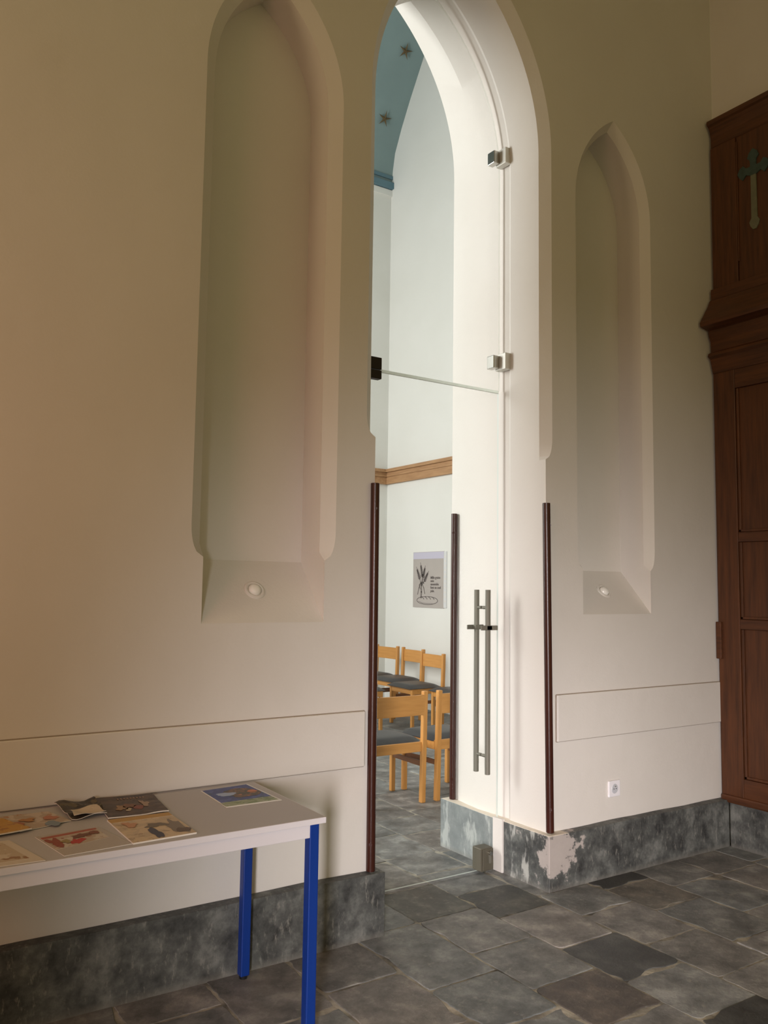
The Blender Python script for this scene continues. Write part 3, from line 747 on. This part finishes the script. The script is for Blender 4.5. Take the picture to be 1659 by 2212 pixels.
def blob(name, quad, cu, cv, ru, rv, z, mt, par, wob=.18, seed=0, n=22):
    """printed shape: thin irregular patch lying on a sheet"""
    pts = []
    for k in range(n):
        a = k*2*math.pi/n; r = 1+wob*noise.noise(Vector((math.cos(a)*1.7+seed, math.sin(a)*1.7, seed*.7)))*2
        p = sub(quad, cu+ru*r*math.cos(a), cu, cv+rv*r*math.sin(a), cv)[0]; pts.append(p)
    bm = bmesh.new(); prism(bm, pts, z, z+.0003); return link(name, bm, mt, par)
MK = {}
def ink(r, g, b):
    k = (r, g, b)
    if k not in MK: MK[k] = mat('ink_%d' % len(MK), k, .5)
    return MK[k]
GM = 'printed matter laid out on the table'
ZT_ = .7505
# blue brochure
q = ((1.258, -.112), (1.462, -.097), (1.470, -.392), (1.250, -.388))
s = tag(sheet('brochure', q, ZT_, .0016, ink(226, 226, 226)), 'blue and brown brochure with white edge, alone at the right end of the table', 'brochure', GM)
qq = sub(q, .02, .965, .01, .76); bl = sheet('cover_picture', qq, ZT_+.0016, .0003, print_mat('print_blue', (44, 62, 128), [((66, 84, 150), .55, 30), ((36, 70, 96), .6, 22)], seed=1), par=s)
qg = sub(q, .0, .965, .76, .97); sheet('green_footer', qg, ZT_+.0016, .0003, print_mat('print_green', (146, 156, 120), [((112, 132, 84), .5, 28), ((170, 168, 160), .58, 34)], seed=2), par=s)
blob('brown_shape', qq, .62, .52, .34, .30, ZT_+.0021, print_mat('print_brown', (104, 72, 40), [((62, 54, 34), .5, 26), ((176, 110, 60), .62, 40)], seed=3), s, seed=2)
blob('pale_shape', qq, .30, .50, .20, .12, ZT_+.0026, ink(160, 176, 206), s, seed=5)
blob('orange_shape', qq, .86, .5, .1, .08, ZT_+.0026, ink(190, 116, 76), s, seed=8)
# brown magazine
q = ((.872, -.040), (1.078, -.076), (1.052, -.338), (.842, -.330))
s = tag(sheet('magazine', q, ZT_, .004, print_mat('print_umber', (66, 50, 40), [((84, 66, 52), .5, 20), ((48, 36, 28), .58, 30)], seed=4), curl=.004), 'dark brown glossy magazine near the back edge of the table', 'magazine', GM)
for i, (u, v, a, b, c) in enumerate(((.30, .62, .08, .12, (150, 118, 84)), (.46, .55, .09, .10, (120, 84, 60)), (.72, .50, .07, .14, (156, 132, 112)), (.6, .66, .08, .08, (128, 70, 54)), (.40, .72, .05, .07, (176, 160, 134)))): blob('cover_figure', q, u, v, a, b, ZT_+.0062, ink(*c), s, seed=i+3, wob=.4)
bm = bmesh.new()
for k in range(9): 
    p = sub(q, .34+k*.055, .365+k*.055, .13, .19); prism(bm, p[::-1], ZT_+.006, ZT_+.0066)
link('title_line', bm, ink(150, 120, 96), s)
# crumpled dark cover with torn white page
q = ((.722, -.056), (.868, -.040), (.850, -.285), (.732, -.290))
s = tag(sheet('leaflet', q, ZT_, .002, print_mat('print_dark', (58, 50, 40), [((96, 86, 64), .54, 30), ((36, 32, 28), .56, 24), ((128, 116, 92), .66, 44)], seed=6), curl=.02, seed=4), 'crumpled dark leaflet with a white torn edge, left of the brown magazine', 'leaflet', GM)
sheet('torn_page', ((.742, -.225), (.838, -.195), (.846, -.288), (.738, -.292)), ZT_+.012, .001, ink(198, 180, 156), curl=.014, par=s, seed=9)
# cream magazine
q = ((.833, -.350), (1.043, -.360), (1.042, -.637), (.832, -.647))
s = tag(sheet('magazine', q, ZT_, .005, print_mat('print_cream', (190, 168, 138), [((204, 180, 146), .5, 20), ((166, 142, 112), .6, 32)], seed=8)), 'cream and yellow magazine with dark blotches at the front edge of the table', 'magazine', GM)
sheet('yellow_header', sub(q, 0, 1, 0, .16), ZT_+.005, .0003, ink(184, 142, 70), par=s)
for i, (u, v, a, b, c) in enumerate(((.84, .62, .12, .26, (128, 116, 104)), (.45, .78, .07, .18, (58, 58, 74)), (.58, .48, .16, .08, (112, 100, 84)), (.88, .82, .10, .08, (96, 78, 66)), (.22, .34, .10, .10, (190, 140, 104)))): blob('cover_figure', q, u, v, a, b, ZT_+.0055+i*.0003, ink(*c), s, seed=i+1, wob=.35)
# grey folder with red picture
q = ((.590, -.418), (.790, -.405), (.832, -.640), (.626, -.655))
s = tag(sheet('folder', q, ZT_, .002, mat('translucent_grey_sleeve', (170, 160, 150), .25)), 'grey sleeve holding a red and white picture in the middle of the table front', 'folder', GM)
qp = ((.600, -.440), (.777, -.413), (.789, -.536), (.619, -.585)); sheet('picture', qp, ZT_+.002, .0003, print_mat('print_redwhite', (178, 158, 138), [((196, 184, 168), .52, 26), ((150, 96, 70), .6, 34)], seed=12), par=s)
sheet('red_header', sub(qp, 0, 1, 0, .16), ZT_+.0024, .0003, ink(164, 84, 62), par=s)
for i, (u, v, a, b, c) in enumerate(((.45, .75, .12, .2, (178, 44, 36)), (.12, .55, .1, .3, (140, 62, 40)), (.62, .42, .16, .14, (112, 66, 44)), (.86, .38, .09, .14, (124, 70, 42)), (.28, .62, .08, .14, (150, 132, 80)))): blob('picture_figure', qp, u, v, a, b, ZT_+.0028+i*.0003, ink(*c), s, seed=i+11, wob=.4)
# collage leaflet
q = ((.500, -.120), (.688, -.133), (.730, -.288), (.560, -.340))
s = tag(sheet('leaflet', q, ZT_, .002, print_mat('print_collage', (176, 156, 138), [((196, 180, 166), .52, 26), ((170, 120, 84), .6, 34)], seed=15), curl=.003), 'pale leaflet with orange and blue spots, behind the yellow magazine', 'leaflet', GM)
for i, (u, v, a, b, c) in enumerate(((.82, .52, .12, .14, (182, 118, 92)), (.42, .45, .14, .12, (172, 122, 74)), (.66, .95, .13, .16, (124, 138, 150)), (.2, .6, .1, .1, (160, 96, 70)))): blob('cover_figure', q, u, v, a, b, ZT_+.0045+i*.0003, ink(*c), s, seed=i+21, wob=.3)
# yellow magazine at the left
q = ((.40, -.135), (.535, -.175), (.594, -.345), (.42, -.378))
s = tag(sheet('magazine', q, ZT_+.004, .004, print_mat('print_ochre', (186, 138, 56), [((150, 96, 40), .55, 20), ((204, 160, 84), .6, 26)], seed=18), curl=.006, seed=2), 'yellow-brown magazine cut by the left edge of the picture', 'magazine', GM)
# white framed sheet
q = ((.40, -.392), (.515, -.412), (.571, -.667), (.40, -.655))
s = tag(sheet('flyer', q, ZT_, .002, ink(206, 194, 178)), 'white-bordered flyer at the front left corner of the table in view', 'flyer', GM)
sheet('flyer_picture', ((.40, -.418), (.492, -.432), (.535, -.628), (.40, -.63)), ZT_+.002, .0004, print_mat('print_flyer', (188, 170, 146), [((150, 112, 80), .58, 24), ((204, 190, 170), .52, 18)], seed=21), par=s)
